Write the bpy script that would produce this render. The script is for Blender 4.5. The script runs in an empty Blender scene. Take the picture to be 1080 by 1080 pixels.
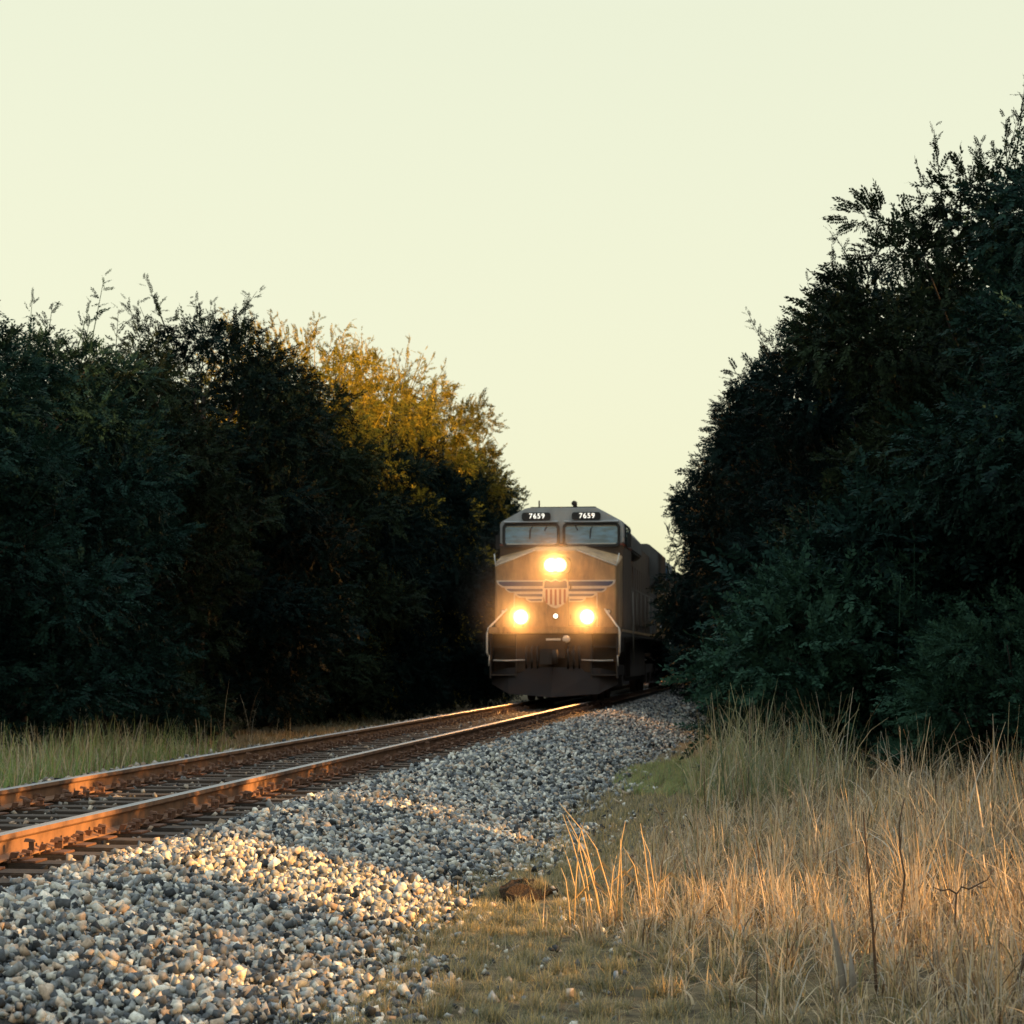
import bpy, bmesh, math, random
import numpy as np
from mathutils import Vector, Matrix

R = math.radians
random.seed(7)
rng = np.random.default_rng(7)
scene = bpy.context.scene
col = scene.collection

# ------------------------------------------------------------------ layout constants (metres)
RAIL_Z = 0.54            # top of rail
TRACK_X = -5.225         # track centre line, the track runs along +Y
GAUGE = 1.51             # between rail centres
CAM_Z = 1.55
LOCO_Y = 48.4
SKY_B, SKY_TINT = .45, (2.76, 2.77, 2.12)
SUN_EL, SUN_AZ = R(17.0), R(96.0)    # azimuth clockwise from +Y

# ------------------------------------------------------------------ helpers
def link(name, data, parent=None):
    o = bpy.data.objects.new(name, data)
    col.objects.link(o)
    if parent is not None:
        o.parent = parent
    return o

def tag(o, label=None, cat=None, group=None, kind=None):
    if label: o['label'] = label
    if cat: o['category'] = cat
    if group: o['group'] = group
    if kind: o['kind'] = kind
    return o

def empty(name, loc, rz=0.0, scale=(1, 1, 1)):
    o = link(name, None)
    o.location = loc
    o.rotation_euler = (0, 0, rz)
    o.scale = scale
    o.empty_display_size = 0.3
    return o

class MB:
    """collects shapes, links them as ONE mesh"""
    def __init__(s):
        s.v = []; s.f = []; s.m = []; s.sm = []
    def add(s, v, f, mi=0, smooth=False):
        b = len(s.v)
        s.v += [tuple(p) for p in v]
        for q in f:
            s.f.append(tuple(b + i for i in q)); s.m.append(mi); s.sm.append(smooth)
        return s
    def box(s, x0, x1, y0, y1, z0, z1, mi=0):
        v = [(x0,y0,z0),(x1,y0,z0),(x1,y1,z0),(x0,y1,z0),(x0,y0,z1),(x1,y0,z1),(x1,y1,z1),(x0,y1,z1)]
        return s.add(v, [(0,3,2,1),(4,5,6,7),(0,1,5,4),(1,2,6,5),(2,3,7,6),(3,0,4,7)], mi)
    def loft(s, rings, mi=0, caps=True, smooth=False):
        n = len(rings[0]); v = [p for r in rings for p in r]; f = []
        for k in range(len(rings) - 1):
            for i in range(n):
                j = (i + 1) % n
                f.append((k*n+i, k*n+j, (k+1)*n+j, (k+1)*n+i))
        if caps:
            f.append(tuple(range(n))[::-1]); f.append(tuple((len(rings)-1)*n + i for i in range(n)))
        return s.add(v, f, mi, smooth)
    def prism_y(s, pts, y0, y1, mi=0):          # polygon in XZ pushed along Y
        return s.loft([[(x, y0, z) for x, z in pts], [(x, y1, z) for x, z in pts]], mi)
    def prism_x(s, pts, x0, x1, mi=0):          # polygon in YZ pushed along X
        return s.loft([[(x0, y, z) for y, z in pts], [(x1, y, z) for y, z in pts]], mi)
    def tube(s, pts, r, n=8, mi=0):
        rs = r if isinstance(r, (list, tuple)) else [r] * len(pts)
        P = [Vector(p) for p in pts]; rings = []
        for i, p in enumerate(P):
            d = (P[min(i+1, len(P)-1)] - P[max(i-1, 0)]).normalized()
            a = Vector((0, 0, 1)) if abs(d.z) < .9 else Vector((1, 0, 0))
            u = d.cross(a).normalized(); w = d.cross(u)
            rings.append([tuple(p + (u*math.cos(t) + w*math.sin(t)) * rs[i]) for t in [2*math.pi*k/n for k in range(n)]])
        return s.loft(rings, mi, True, True)
    def disc_y(s, cx, cz, prof, n=24, mi=0):    # lathe about an axis parallel to Y: prof = [(y, r), ...]
        rings = [[(cx + r*math.cos(2*math.pi*k/n), y, cz + r*math.sin(2*math.pi*k/n)) for k in range(n)] for y, r in prof]
        return s.loft(rings, mi, True, True)
    def disc_x(s, cy, cz, prof, n=24, mi=0):
        rings = [[(x, cy + r*math.cos(2*math.pi*k/n), cz + r*math.sin(2*math.pi*k/n)) for k in range(n)] for x, r in prof]
        return s.loft(rings, mi, True, True)
    def build(s, name, mats, parent=None, bevel=0.0):
        me = bpy.data.meshes.new(name)
        me.from_pydata(s.v, [], s.f)
        mats = mats if isinstance(mats, (list, tuple)) else [mats]
        for m in mats: me.materials.append(m)
        for p, mi, sm in zip(me.polygons, s.m, s.sm):
            p.material_index = mi; p.use_smooth = sm
        bm = bmesh.new(); bm.from_mesh(me)
        bmesh.ops.recalc_face_normals(bm, faces=bm.faces)
        if bevel:
            es = [e for e in bm.edges if len(e.link_faces) == 2 and e.calc_face_angle(0) > R(28)]
            bmesh.ops.bevel(bm, geom=es, offset=bevel, segments=2, affect='EDGES', clamp_overlap=True)
        bm.to_mesh(me); bm.free()
        return link(name, me, parent)

def big_mesh(name, verts, faces, mats, cols=None, parent=None, smooth=False):
    """verts (N,3); faces (M,k) numpy; one mesh"""
    me = bpy.data.meshes.new(name)
    nv, (nf, k) = len(verts), faces.shape
    me.vertices.add(nv); me.vertices.foreach_set('co', verts.astype(np.float32).ravel())
    me.loops.add(nf * k); me.loops.foreach_set('vertex_index', faces.astype(np.int32).ravel())
    me.polygons.add(nf)
    me.polygons.foreach_set('loop_start', np.arange(0, nf*k, k, dtype=np.int32))
    me.polygons.foreach_set('loop_total', np.full(nf, k, dtype=np.int32))
    if smooth: me.polygons.foreach_set('use_smooth', np.ones(nf, dtype=bool))
    me.update(calc_edges=True)
    if cols is not None:
        a = me.color_attributes.new('tint', 'FLOAT_COLOR', 'POINT')
        c4 = np.ones((nv, 4), np.float32); c4[:, :3] = cols
        a.data.foreach_set('color', c4.ravel())
    for m in (mats if isinstance(mats, (list, tuple)) else [mats]): me.materials.append(m)
    return link(name, me, parent)

def copy_tree(o, parent=None, first=True):
    c = o.copy(); col.objects.link(c)
    if parent is not None: c.parent = parent
    for ch in list(o.children): copy_tree(ch, c, False)
    return c

# ------------------------------------------------------------------ materials
def new_mat(name):
    m = bpy.data.materials.new(name); m.use_nodes = True
    nt = m.node_tree
    return m, nt, nt.nodes['Principled BSDF']

def N(nt, t, **kw):
    n = nt.nodes.new(t)
    for k, v in kw.items(): setattr(n, k, v)
    return n

def painted(name, base, dirt, rough=0.5, amount=0.5, scale=1.2, metal=0.0, streak=True, bump=0.0, spec=0.4):
    """paint or metal with blotches and vertical streaks of grime"""
    m, nt, b = new_mat(name)
    tc = N(nt, 'ShaderNodeTexCoord'); mp = N(nt, 'ShaderNodeMapping')
    mp.inputs['Scale'].default_value = (1, 1, .22 if streak else 1)
    nt.links.new(tc.outputs['Object'], mp.inputs[0])
    n1 = N(nt, 'ShaderNodeTexNoise'); n1.inputs['Scale'].default_value = scale * 3; n1.inputs['Detail'].default_value = 8; n1.inputs['Roughness'].default_value = .7
    n2 = N(nt, 'ShaderNodeTexNoise'); n2.inputs['Scale'].default_value = scale; n2.inputs['Detail'].default_value = 5
    nt.links.new(mp.outputs[0], n1.inputs['Vector']); nt.links.new(tc.outputs['Object'], n2.inputs['Vector'])
    mul = N(nt, 'ShaderNodeMath', operation='MULTIPLY'); nt.links.new(n1.outputs[0], mul.inputs[0]); nt.links.new(n2.outputs[0], mul.inputs[1])
    rp = N(nt, 'ShaderNodeValToRGB'); rp.color_ramp.elements[0].position = .12; rp.color_ramp.elements[1].position = .42
    rp.color_ramp.elements[0].color = (0, 0, 0, 1); rp.color_ramp.elements[1].color = (amount, amount, amount, 1)
    nt.links.new(mul.outputs[0], rp.inputs[0])
    mx = N(nt, 'ShaderNodeMix', data_type='RGBA')
    mx.inputs[6].default_value = (*base, 1); mx.inputs[7].default_value = (*dirt, 1)
    nt.links.new(rp.outputs[0], mx.inputs[0]); nt.links.new(mx.outputs[2], b.inputs['Base Color'])
    ra = N(nt, 'ShaderNodeMapRange'); ra.inputs[3].default_value = rough - .1; ra.inputs[4].default_value = min(1, rough + .25)
    nt.links.new(n1.outputs[0], ra.inputs[0]); nt.links.new(ra.outputs[0], b.inputs['Roughness'])
    b.inputs['Metallic'].default_value = metal; b.inputs['Specular IOR Level'].default_value = spec
    if bump:
        bp = N(nt, 'ShaderNodeBump'); bp.inputs['Strength'].default_value = bump; bp.inputs['Distance'].default_value = .01
        nt.links.new(n1.outputs[0], bp.inputs['Height']); nt.links.new(bp.outputs[0], b.inputs['Normal'])
    return m

def emitter(name, c, strength):
    m, nt, b = new_mat(name)
    b.inputs['Base Color'].default_value = (.8, .8, .8, 1)
    b.inputs['Emission Color'].default_value = (*c, 1); b.inputs['Emission Strength'].default_value = strength
    return m

def tinted(name, rough=.85, transl=0.0, spec=.2, noise=0.0, nscale=40, gain=1.0):
    """colour per stone / blade from the mesh's tint attribute"""
    m, nt, b = new_mat(name)
    at = N(nt, 'ShaderNodeAttribute', attribute_name='tint')
    src = at.outputs['Color']
    if noise:
        tc = N(nt, 'ShaderNodeTexCoord'); n = N(nt, 'ShaderNodeTexNoise'); n.inputs['Scale'].default_value = nscale; n.inputs['Detail'].default_value = 5
        nt.links.new(tc.outputs['Object'], n.inputs['Vector'])
        mr = N(nt, 'ShaderNodeMapRange'); mr.inputs[1].default_value = .3; mr.inputs[2].default_value = .7
        mr.inputs[3].default_value = 1 - noise; mr.inputs[4].default_value = 1 + noise
        nt.links.new(n.outputs[0], mr.inputs[0])
        vm = N(nt, 'ShaderNodeVectorMath', operation='SCALE'); nt.links.new(src, vm.inputs[0]); nt.links.new(mr.outputs[0], vm.inputs['Scale'])
        src = vm.outputs[0]
    nt.links.new(src, b.inputs['Base Color'])
    b.inputs['Roughness'].default_value = rough; b.inputs['Specular IOR Level'].default_value = spec
    if transl:
        tr = N(nt, 'ShaderNodeBsdfTranslucent'); nt.links.new(src, tr.inputs[0])
        ms = N(nt, 'ShaderNodeMixShader'); ms.inputs[0].default_value = transl
        out = nt.nodes['Material Output']
        nt.links.new(b.outputs[0], ms.inputs[1]); nt.links.new(tr.outputs[0], ms.inputs[2]); nt.links.new(ms.outputs[0], out.inputs[0])
    return m

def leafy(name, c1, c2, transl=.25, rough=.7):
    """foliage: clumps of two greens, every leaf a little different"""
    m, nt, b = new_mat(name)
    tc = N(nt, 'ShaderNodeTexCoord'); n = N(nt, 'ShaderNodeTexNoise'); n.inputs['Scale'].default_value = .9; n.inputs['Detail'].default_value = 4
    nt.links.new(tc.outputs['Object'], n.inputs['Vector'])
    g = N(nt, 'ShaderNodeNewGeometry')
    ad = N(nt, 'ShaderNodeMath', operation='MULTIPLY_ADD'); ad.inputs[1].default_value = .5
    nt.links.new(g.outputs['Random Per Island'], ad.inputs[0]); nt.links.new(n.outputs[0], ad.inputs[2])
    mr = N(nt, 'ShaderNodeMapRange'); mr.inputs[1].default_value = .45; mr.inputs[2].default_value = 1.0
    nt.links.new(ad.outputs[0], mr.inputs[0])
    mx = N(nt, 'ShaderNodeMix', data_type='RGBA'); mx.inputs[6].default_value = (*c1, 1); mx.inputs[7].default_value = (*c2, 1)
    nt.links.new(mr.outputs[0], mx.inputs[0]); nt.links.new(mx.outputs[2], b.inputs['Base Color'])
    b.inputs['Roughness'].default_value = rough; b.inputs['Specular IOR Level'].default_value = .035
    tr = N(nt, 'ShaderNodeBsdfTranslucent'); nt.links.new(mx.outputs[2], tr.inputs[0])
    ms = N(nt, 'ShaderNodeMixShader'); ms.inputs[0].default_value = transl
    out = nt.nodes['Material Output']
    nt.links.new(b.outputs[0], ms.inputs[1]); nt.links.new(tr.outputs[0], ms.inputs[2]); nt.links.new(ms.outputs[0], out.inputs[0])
    return m

def glass(name):
    m, nt, b = new_mat(name)
    tc = N(nt, 'ShaderNodeTexCoord'); mp = N(nt, 'ShaderNodeMapping'); mp.inputs['Scale'].default_value = (1.6, 1, 5)
    n = N(nt, 'ShaderNodeTexNoise'); n.inputs['Scale'].default_value = 2.2; n.inputs['Detail'].default_value = 6
    nt.links.new(tc.outputs['Object'], mp.inputs[0]); nt.links.new(mp.outputs[0], n.inputs['Vector'])
    rp = N(nt, 'ShaderNodeValToRGB'); rp.color_ramp.elements[0].position = .36; rp.color_ramp.elements[1].position = .68
    rp.color_ramp.elements[0].color = (.010, .045, .085, 1); rp.color_ramp.elements[1].color = (.11, .25, .37, 1)  # blue sky reflection painted into the pane colour
    nt.links.new(n.outputs[0], rp.inputs[0]); nt.links.new(rp.outputs[0], b.inputs['Base Color'])
    b.inputs['Specular Tint'].default_value = (.55, .78, 1, 1); b.inputs['Coat Tint'].default_value = (.6, .8, 1, 1)
    b.inputs['Roughness'].default_value = .06
    b.inputs['Specular IOR Level'].default_value = .9
    b.inputs['Coat Weight'].default_value = 1.0
    b.inputs['Coat Roughness'].default_value = .03
    b.inputs['Coat IOR'].default_value = 1.7
    return m

M = dict(
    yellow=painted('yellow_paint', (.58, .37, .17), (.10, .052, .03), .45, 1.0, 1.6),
    grey=painted('grey_paint', (.42, .44, .45), (.14, .13, .12), .5, .6, 1.0),
    greyd=painted('dark_grey', (.085, .088, .09), (.05, .045, .04), .6, .8, 1.2),  # cabinet and radiator grey, darker than the cab roof
    steelw=painted('dull_white', (.22, .20, .17), (.12, .09, .07), .6, .7, 3),  # side handrail white, duller than the front rails
    shaded_side=painted('shaded_yellow', (.095, .052, .024), (.035, .024, .02), .6, .9, 1.3),  # yellow with grime, base darkened to paint in the shaded hood and cab side
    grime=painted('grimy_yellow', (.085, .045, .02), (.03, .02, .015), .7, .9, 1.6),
    black=painted('black_rubber', (.012, .012, .013), (.03, .026, .022), .6, .5, 3),
    dark=painted('grimy_underframe', (.035, .03, .028), (.09, .06, .04), .75, .8, 2, bump=.2),
    plow=painted('grey_plow', (.022, .019, .020), (.05, .032, .026), .6, .7, 2),
    white=painted('white_paint', (.70, .67, .60), (.30, .24, .17), .5, .5, 3),
    blue=painted('blue_paint', (.035, .06, .15), (.07, .06, .06), .5, .5, 3),
    red=painted('red_paint', (.26, .065, .04), (.14, .06, .04), .5, .5, 3),
    rust=painted('rail_rust', (.28, .150, .082), (.10, .055, .036), .6, 1.0, 2.5, streak=False, bump=.15),
    plate=painted('rusty_plate', (.16, .075, .042), (.07, .04, .028), .8, .9, 12, streak=False, bump=.3),
    steel=painted('polished_rail_head', (.42, .42, .43), (.24, .22, .21), .40, .5, 20, metal=1.0, streak=False),
    tie=painted('tarred_wood', (.032, .025, .021), (.075, .055, .04), .85, .9, 8, streak=False, bump=.5),
    bark=painted('bark', (.030, .024, .020), (.014, .012, .011), .9, .9, 4, bump=.6),
    glass=glass('windscreen_glass'),
    lamp=emitter('headlight_lens', (1.0, .93, .58), .55),
    bulb=emitter('small_lamp', (1.0, .9, .72), 2.2),
    digit=emitter('lit_number', (1.0, .95, .8), .55),
    leaf=leafy('leaf_dark_green', (.0035, .0105, .0105), (.017, .046, .037), .10),
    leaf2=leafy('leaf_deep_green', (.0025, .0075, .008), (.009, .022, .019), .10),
    leafo=leafy('leaf_olive', (.0045, .009, .007), (.024, .040, .022), .12),
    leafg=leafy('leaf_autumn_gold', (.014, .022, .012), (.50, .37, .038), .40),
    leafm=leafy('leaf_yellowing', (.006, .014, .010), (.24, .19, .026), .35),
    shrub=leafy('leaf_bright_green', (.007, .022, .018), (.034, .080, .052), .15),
    stone=tinted('ballast_stone', .85, 0, .25, noise=.28, nscale=55),
    straw=tinted('dry_grass_blade', .7, .38, .25),
)

# ground: trampled soil with dead grass
def ground_mat(name, c1, c2, c3, scale):
    m, nt, b = new_mat(name)
    tc = N(nt, 'ShaderNodeTexCoord')
    n1 = N(nt, 'ShaderNodeTexNoise'); n1.inputs['Scale'].default_value = scale; n1.inputs['Detail'].default_value = 8
    n2 = N(nt, 'ShaderNodeTexNoise'); n2.inputs['Scale'].default_value = scale * 14; n2.inputs['Detail'].default_value = 6
    for n in (n1, n2): nt.links.new(tc.outputs['Object'], n.inputs['Vector'])
    r = N(nt, 'ShaderNodeValToRGB'); r.color_ramp.elements[0].position = .35; r.color_ramp.elements[1].position = .65
    r.color_ramp.elements[0].color = (*c1, 1); r.color_ramp.elements[1].color = (*c2, 1)
    nt.links.new(n1.outputs[0], r.inputs[0])
    mx = N(nt, 'ShaderNodeMix', data_type='RGBA'); mx.inputs[7].default_value = (*c3, 1)
    mr = N(nt, 'ShaderNodeMapRange'); mr.inputs[1].default_value = .42; mr.inputs[2].default_value = .7
    nt.links.new(n2.outputs[0], mr.inputs[0]); nt.links.new(mr.outputs[0], mx.inputs[0]); nt.links.new(r.outputs[0], mx.inputs[6])
    nt.links.new(mx.outputs[2], b.inputs['Base Color']); b.inputs['Roughness'].default_value = .95
    b.inputs['Specular IOR Level'].default_value = .1
    bp = N(nt, 'ShaderNodeBump'); bp.inputs['Strength'].default_value = .8; bp.inputs['Distance'].default_value = .04
    nt.links.new(n2.outputs[0], bp.inputs['Height']); nt.links.new(bp.outputs[0], b.inputs['Normal'])
    return m
M['soil'] = ground_mat('soil', (.12, .10, .062), (.23, .18, .10), (.06, .05, .036), .8)
M['gravelbed'] = ground_mat('gravel_bed', (.05, .048, .046), (.08, .075, .07), (.03, .03, .03), 6)
M['clod'] = ground_mat('clod', (.07, .05, .035), (.10, .07, .045), (.03, .022, .018), 8)

# ------------------------------------------------------------------ terrain
def bump(x, y, cx, cy, sx, sy, h):
    return h * np.exp(-((x - cx) / sx) ** 2 - ((y - cy) / sy) ** 2)

def ground_z(x, y):
    x = np.asarray(x, float); y = np.asarray(y, float)
    z = .035 * np.sin(x * 1.3 + y * .7) + .03 * np.sin(y * 1.9 - x * .8) + .02 * np.sin(3.1 * x + 1.3 * y)
    z = z * np.clip((np.abs(x - TRACK_X) - 3.4) / 1.5, 0, 1)
    z = z + bump(x, y, -1.75, 56, 1.0, 5.5, .62)          # low bank beside the train
    z = z + bump(x, y, -1.55, 13.4, .35, .22, .10)
    return z

def ballast_z(x, y):
    d = np.abs(np.asarray(x, float) - TRACK_X)
    w = 0.10 * np.sin(np.asarray(y) * .9) + .07 * np.sin(np.asarray(y) * 2.3)
    z = np.interp(d, [0, 1.75, 3.1, 3.4], [.345, .34, .03, -.08])
    return np.where(d > 1.9, z + .03 * w, z)

def axis(a, b, fa, fb, fine, coarse):
    pts = list(np.arange(fa, fb + 1e-6, fine))
    s = fine; p = fa; left = []
    while p > a: s = min(s * 1.5, coarse); p -= s; left.append(p)
    s = fine; p = fb; right = []
    while p < b: s = min(s * 1.5, coarse); p += s; right.append(p)
    return np.array(left[::-1] + pts + right)

def grid_mesh(name, xs, ys, zf, mat, parent=None):
    X, Y = np.meshgrid(xs, ys, indexing='ij'); Z = zf(X, Y)
    v = np.stack([X, Y, Z], -1).reshape(-1, 3)
    nx, ny = len(xs), len(ys)
    i, j = np.meshgrid(np.arange(nx - 1), np.arange(ny - 1), indexing='ij')
    a = (i * ny + j).ravel()
    f = np.stack([a, a + ny, a + ny + 1, a + 1], -1)
    return big_mesh(name, v, f, mat, smooth=True)

g = grid_mesh('ground', axis(-900, 900, -14, 8, .2, 80), axis(-300, 1500, 5, 62, .25, 80), ground_z, M['soil'])
tag(g, kind='structure')
bed = grid_mesh('ballast_bed', np.linspace(TRACK_X - 3.4, TRACK_X + 3.4, 69), np.arange(-10, 160, .4), ballast_z, M['gravelbed'])
tag(bed, kind='structure')

# ------------------------------------------------------------------ ballast stones
def hull_stone(n, seed):
    r = random.Random(seed)
    bm = bmesh.new()
    for k in range(8):                       # a crushed block: jittered box corners, some knocked off
        if k and r.random() < .12: continue
        bm.verts.new(Vector(((k & 1) * 2 - 1 + r.uniform(-.55, .35), ((k >> 1) & 1) * 2 - 1 + r.uniform(-.55, .35), ((k >> 2) & 1) * 2 - 1 + r.uniform(-.5, .35))) * .66)
    for _ in range(n):
        p = Vector((r.uniform(-1, 1), r.uniform(-1, 1), r.uniform(-1, 1)))
        bm.verts.new(p.normalized() * r.uniform(.8, 1.12))
    res = bmesh.ops.convex_hull(bm, input=bm.verts)
    bmesh.ops.delete(bm, geom=[v for v in bm.verts if not v.link_faces], context='VERTS')
    bmesh.ops.triangulate(bm, faces=bm.faces)
    bm.verts.index_update()
    v = np.array([tuple(q.co) for q in bm.verts]); f = np.array([[q.index for q in fc.verts] for fc in bm.faces])
    bm.free(); return v, f

def rot_matrices(n):
    q = rng.normal(size=(n, 4)); q /= np.linalg.norm(q, axis=1)[:, None]
    w, x, y, z = q.T
    return np.stack([1-2*(y*y+z*z), 2*(x*y-z*w), 2*(x*z+y*w), 2*(x*y+z*w), 1-2*(x*x+z*z), 2*(y*z-x*w), 2*(x*z-y*w), 2*(y*z+x*w), 1-2*(x*x+y*y)], -1).reshape(n, 3, 3)

PAL = np.array([(.29, .30, .29), (.19, .205, .21), (.50, .49, .43), (.66, .64, .56), (.40, .31, .23), (.095, .105, .115), (.035, .04, .045), (.52, .41, .31), (.25, .275, .295)])
PALW = np.array([.16, .15, .14, .12, .08, .15, .12, .05, .05]); PALW /= PALW.sum()

def scatter_stones(pts, size, protos, dark=None):
    V, F, C = [], [], []; base = 0
    n = len(pts); which = rng.integers(0, len(protos), n); rot = rot_matrices(n)
    cols = PAL[rng.choice(len(PAL), n, p=PALW)] * rng.uniform(.8, 1.2, (n, 1))
    if dark is not None: cols = cols * dark
    for k, (pv, pf) in enumerate(protos):
        idx = np.nonzero(which == k)[0]
        if not len(idx): continue
        sz = size[idx] * .5
        sc = np.stack([sz * rng.uniform(.95, 1.6, len(idx)), sz * rng.uniform(.65, 1.1, len(idx)), sz * rng.uniform(.5, .95, len(idx))], -1)
        p = np.einsum('nij,nvj->nvi', rot[idx], pv[None] * sc[:, None, :]) + pts[idx][:, None, :]
        V.append(p.reshape(-1, 3)); m = len(pv)
        F.append((pf[None] + (base + np.arange(len(idx)) * m)[:, None, None]).reshape(-1, 3))
        C.append(np.repeat(cols[idx], m, axis=0)); base += len(idx) * m
    return np.concatenate(V), np.concatenate(F), np.concatenate(C)

protos_hi = [hull_stone(2, s) for s in range(48)]
protos_lo = [hull_stone(0, 100 + s) for s in range(16)]

def stone_field(n, x0, x1, y0, y1, smin, smax, keep=None):
    x = rng.uniform(x0, x1, n); y = rng.uniform(y0, y1, n)
    if keep is not None:
        k = keep(x, y); x, y = x[k], y[k]
    s = smin + (smax - smin) * rng.beta(1.6, 2.6, len(x))
    z = np.maximum(ballast_z(x, y), ground_z(x, y)) + rng.uniform(-.02, .05, len(x)) * (s / .05)
    return np.stack([x, y, z], -1), s

def right_keep(x, y):          # stones thin out into the grass along the toe of the slope
    toe = -2.15 + .20 * np.sin(y * .8 + .5) + .14 * np.sin(y * 2.1) + .06 * np.sin(y * 7.3)
    p = np.clip((toe + .55 - x) / .75, 0, 1) ** 1.5
    return rng.random(len(x)) < p
def clear_of_ties(x, y):       # sleepers and rails stay free of stones
    ph = np.mod(y, .5)
    on_tie = (ph > .125) & (ph < .375) & (np.abs(x - TRACK_X) < 1.32)
    r = np.minimum(np.abs(x - TRACK_X - GAUGE/2), np.abs(x - TRACK_X + GAUGE/2))
    return (~on_tie) & (r > .13)
def mix(parts):
    return np.concatenate([p[0] for p in parts]), np.concatenate([p[1] for p in parts])

pn, sn = mix([stone_field(80000, -3.98, -1.5, 7.6, 22, .018, .066, right_keep), stone_field(700, -2.2, -.7, 8, 22, .02, .06)])
v1, f1, c1 = scatter_stones(pn, sn, protos_hi)
pf_, sf = mix([stone_field(90000, -3.98, -1.4, 22, 80, .03, .078, right_keep)])
pc, sc_ = mix([stone_field(26000, -6.6, -3.9, 9, 50, .02, .06, clear_of_ties), stone_field(1500, -6.6, -3.9, 9, 50, .02, .045, lambda x, y: np.abs(np.abs(x - TRACK_X) - GAUGE/2) > .12), stone_field(9000, -8.4, -6.5, 14, 60, .04, .08)])
pc[:, 2] -= .01
pb, sb_ = mix([stone_field(5000, -3.2, -.4, 46, 66, .05, .12, lambda x, y: ground_z(x, y) > .12)])
v2, f2, c2 = scatter_stones(np.concatenate([pf_, pb]), np.concatenate([sf, sb_]), protos_lo)
v3, f3, c3 = scatter_stones(pc, sc_, protos_lo, dark=np.array([.62, .56, .52]))     # stained with rust and oil
V = np.concatenate([v1, v2, v3]); F = np.concatenate([f1, f2 + len(v1), f3 + len(v1) + len(v2)]); Cc = np.concatenate([c1, c2, c3])
ball = big_mesh('ballast', V, F, M['stone'], Cc)
tag(ball, 'loose grey and cream ballast stones heaped along the railway track', 'gravel', kind='stuff')

# ------------------------------------------------------------------ track
track = empty('railway_track', (TRACK_X, 0, RAIL_Z))
tag(track, 'rusty single railway track with shiny rail heads on dark wooden ties', 'railway track')
def rail_mesh():
    h = .145
    prof = [(-.035, 0), (-.036, -.028), (-.026, -.038), (-.009, -.046), (-.008, -.115), (-.03, -.126), (-.068, -.134), (-.069, -h),
            (.069, -h), (.068, -.134), (.03, -.126), (.008, -.115), (.009, -.046), (.026, -.038), (.036, -.028), (.035, 0), (.028, .004), (-.028, .004)]
    mb = MB(); n = len(prof)
    ys = [-20, 8, 16, 24, 32, 44, 70, 150]
    mb.loft([[(x, y, z) for x, z in prof] for y in ys], 0, True)
    for i, q in enumerate(mb.f):
        zs = [mb.v[k][2] for k in q]
        if len(q) == 4 and min(zs) > -.004: mb.m[i] = 1
    return mb
for s in (-1, 1):
    r = rail_mesh().build('rail', [M['rust'], M['steel']], track)
    r.location = (s * GAUGE / 2, 0, 0)

TIE_TOP = -.160
tb = MB(); tb.box(-1.3, 1.3, -.115, .115, TIE_TOP - .17, TIE_TOP)
def tie_plate():
    mb = MB()
    mb.box(-.19, .19, -.098, .098, 0, .013)
    mb.box(-.105, -.076, -.098, .098, .013, .026); mb.box(.076, .105, -.098, .098, .013, .026)
    return mb
def spike(dx, dy, up=0.0):
    mb = MB()
    mb.box(dx - .012, dx + .012, dy - .012, dy + .012, -.02, .03 + up)
    sgn = -1 if dx > 0 else 1
    x0, x1 = sorted((dx - sgn * .018, dx + sgn * .040))
    mb.loft([[(x0, dy - .02, .028 + up), (x1, dy - .02, .026 + up), (x1, dy + .02, .026 + up), (x0, dy + .02, .028 + up)],
             [(x0 + .006, dy - .014, .047 + up), (x1 - .006, dy - .014, .040 + up), (x1 - .006, dy + .014, .040 + up), (x0 + .006, dy + .014, .047 + up)]])
    return mb
def anchor():            # spring clip that grips the rail foot beside the tie
    mb = MB()
    pts = [(-.085, .02), (-.10, .045), (-.06, .05), (-.045, .028), (-.045, .018), (.05, .012), (.085, .018), (.10, .05), (.06, .052), (.05, .02), (.05, -.01), (-.07, -.012)]
    mb.prism_y(pts, -.014, .014)
    return mb

def mk_tie():
    t = tb.build('tie', M['tie'], track, .008)
    for s in (-1, 1):
        p = tie_plate().build('tie_plate', M['plate'], t, .003); p.location = (s*GAUGE/2, 0, TIE_TOP + .001)
        for dx, dy in ((.088, .055), (-.088, -.055), (.15, -.05)):
            q = spike(dx, dy).build('spike', M['plate'], t); q.location = (s*GAUGE/2, 0, TIE_TOP + .013)
        for dy in (-.135, .135):
            a = anchor().build('rail_anchor', M['plate'], t); a.location = (s*GAUGE/2, dy, -.145)
    return t
tie0 = mk_tie()
pops = [spike(.088, .055, u).v for u in (.03, .055)]
ntie = 92
for k in range(ntie):
    y = 8.25 + .5 * k
    if k == 0: t = tie0
    else:
        t = copy_tree(tie0, track)
    t.location = (random.uniform(-.04, .04), y + random.uniform(-.02, .02), random.uniform(-.006, .004))
    t.rotation_euler = (0, 0, random.uniform(-.012, .012))
    for ch in t.children:
        if ch.name.startswith('spike'):
            ch.location.z += max(0, random.gauss(0, .010)) + (random.uniform(.02, .045) if random.random() < .10 else 0)
            ch.location.y += random.uniform(-.012, .012)

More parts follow.
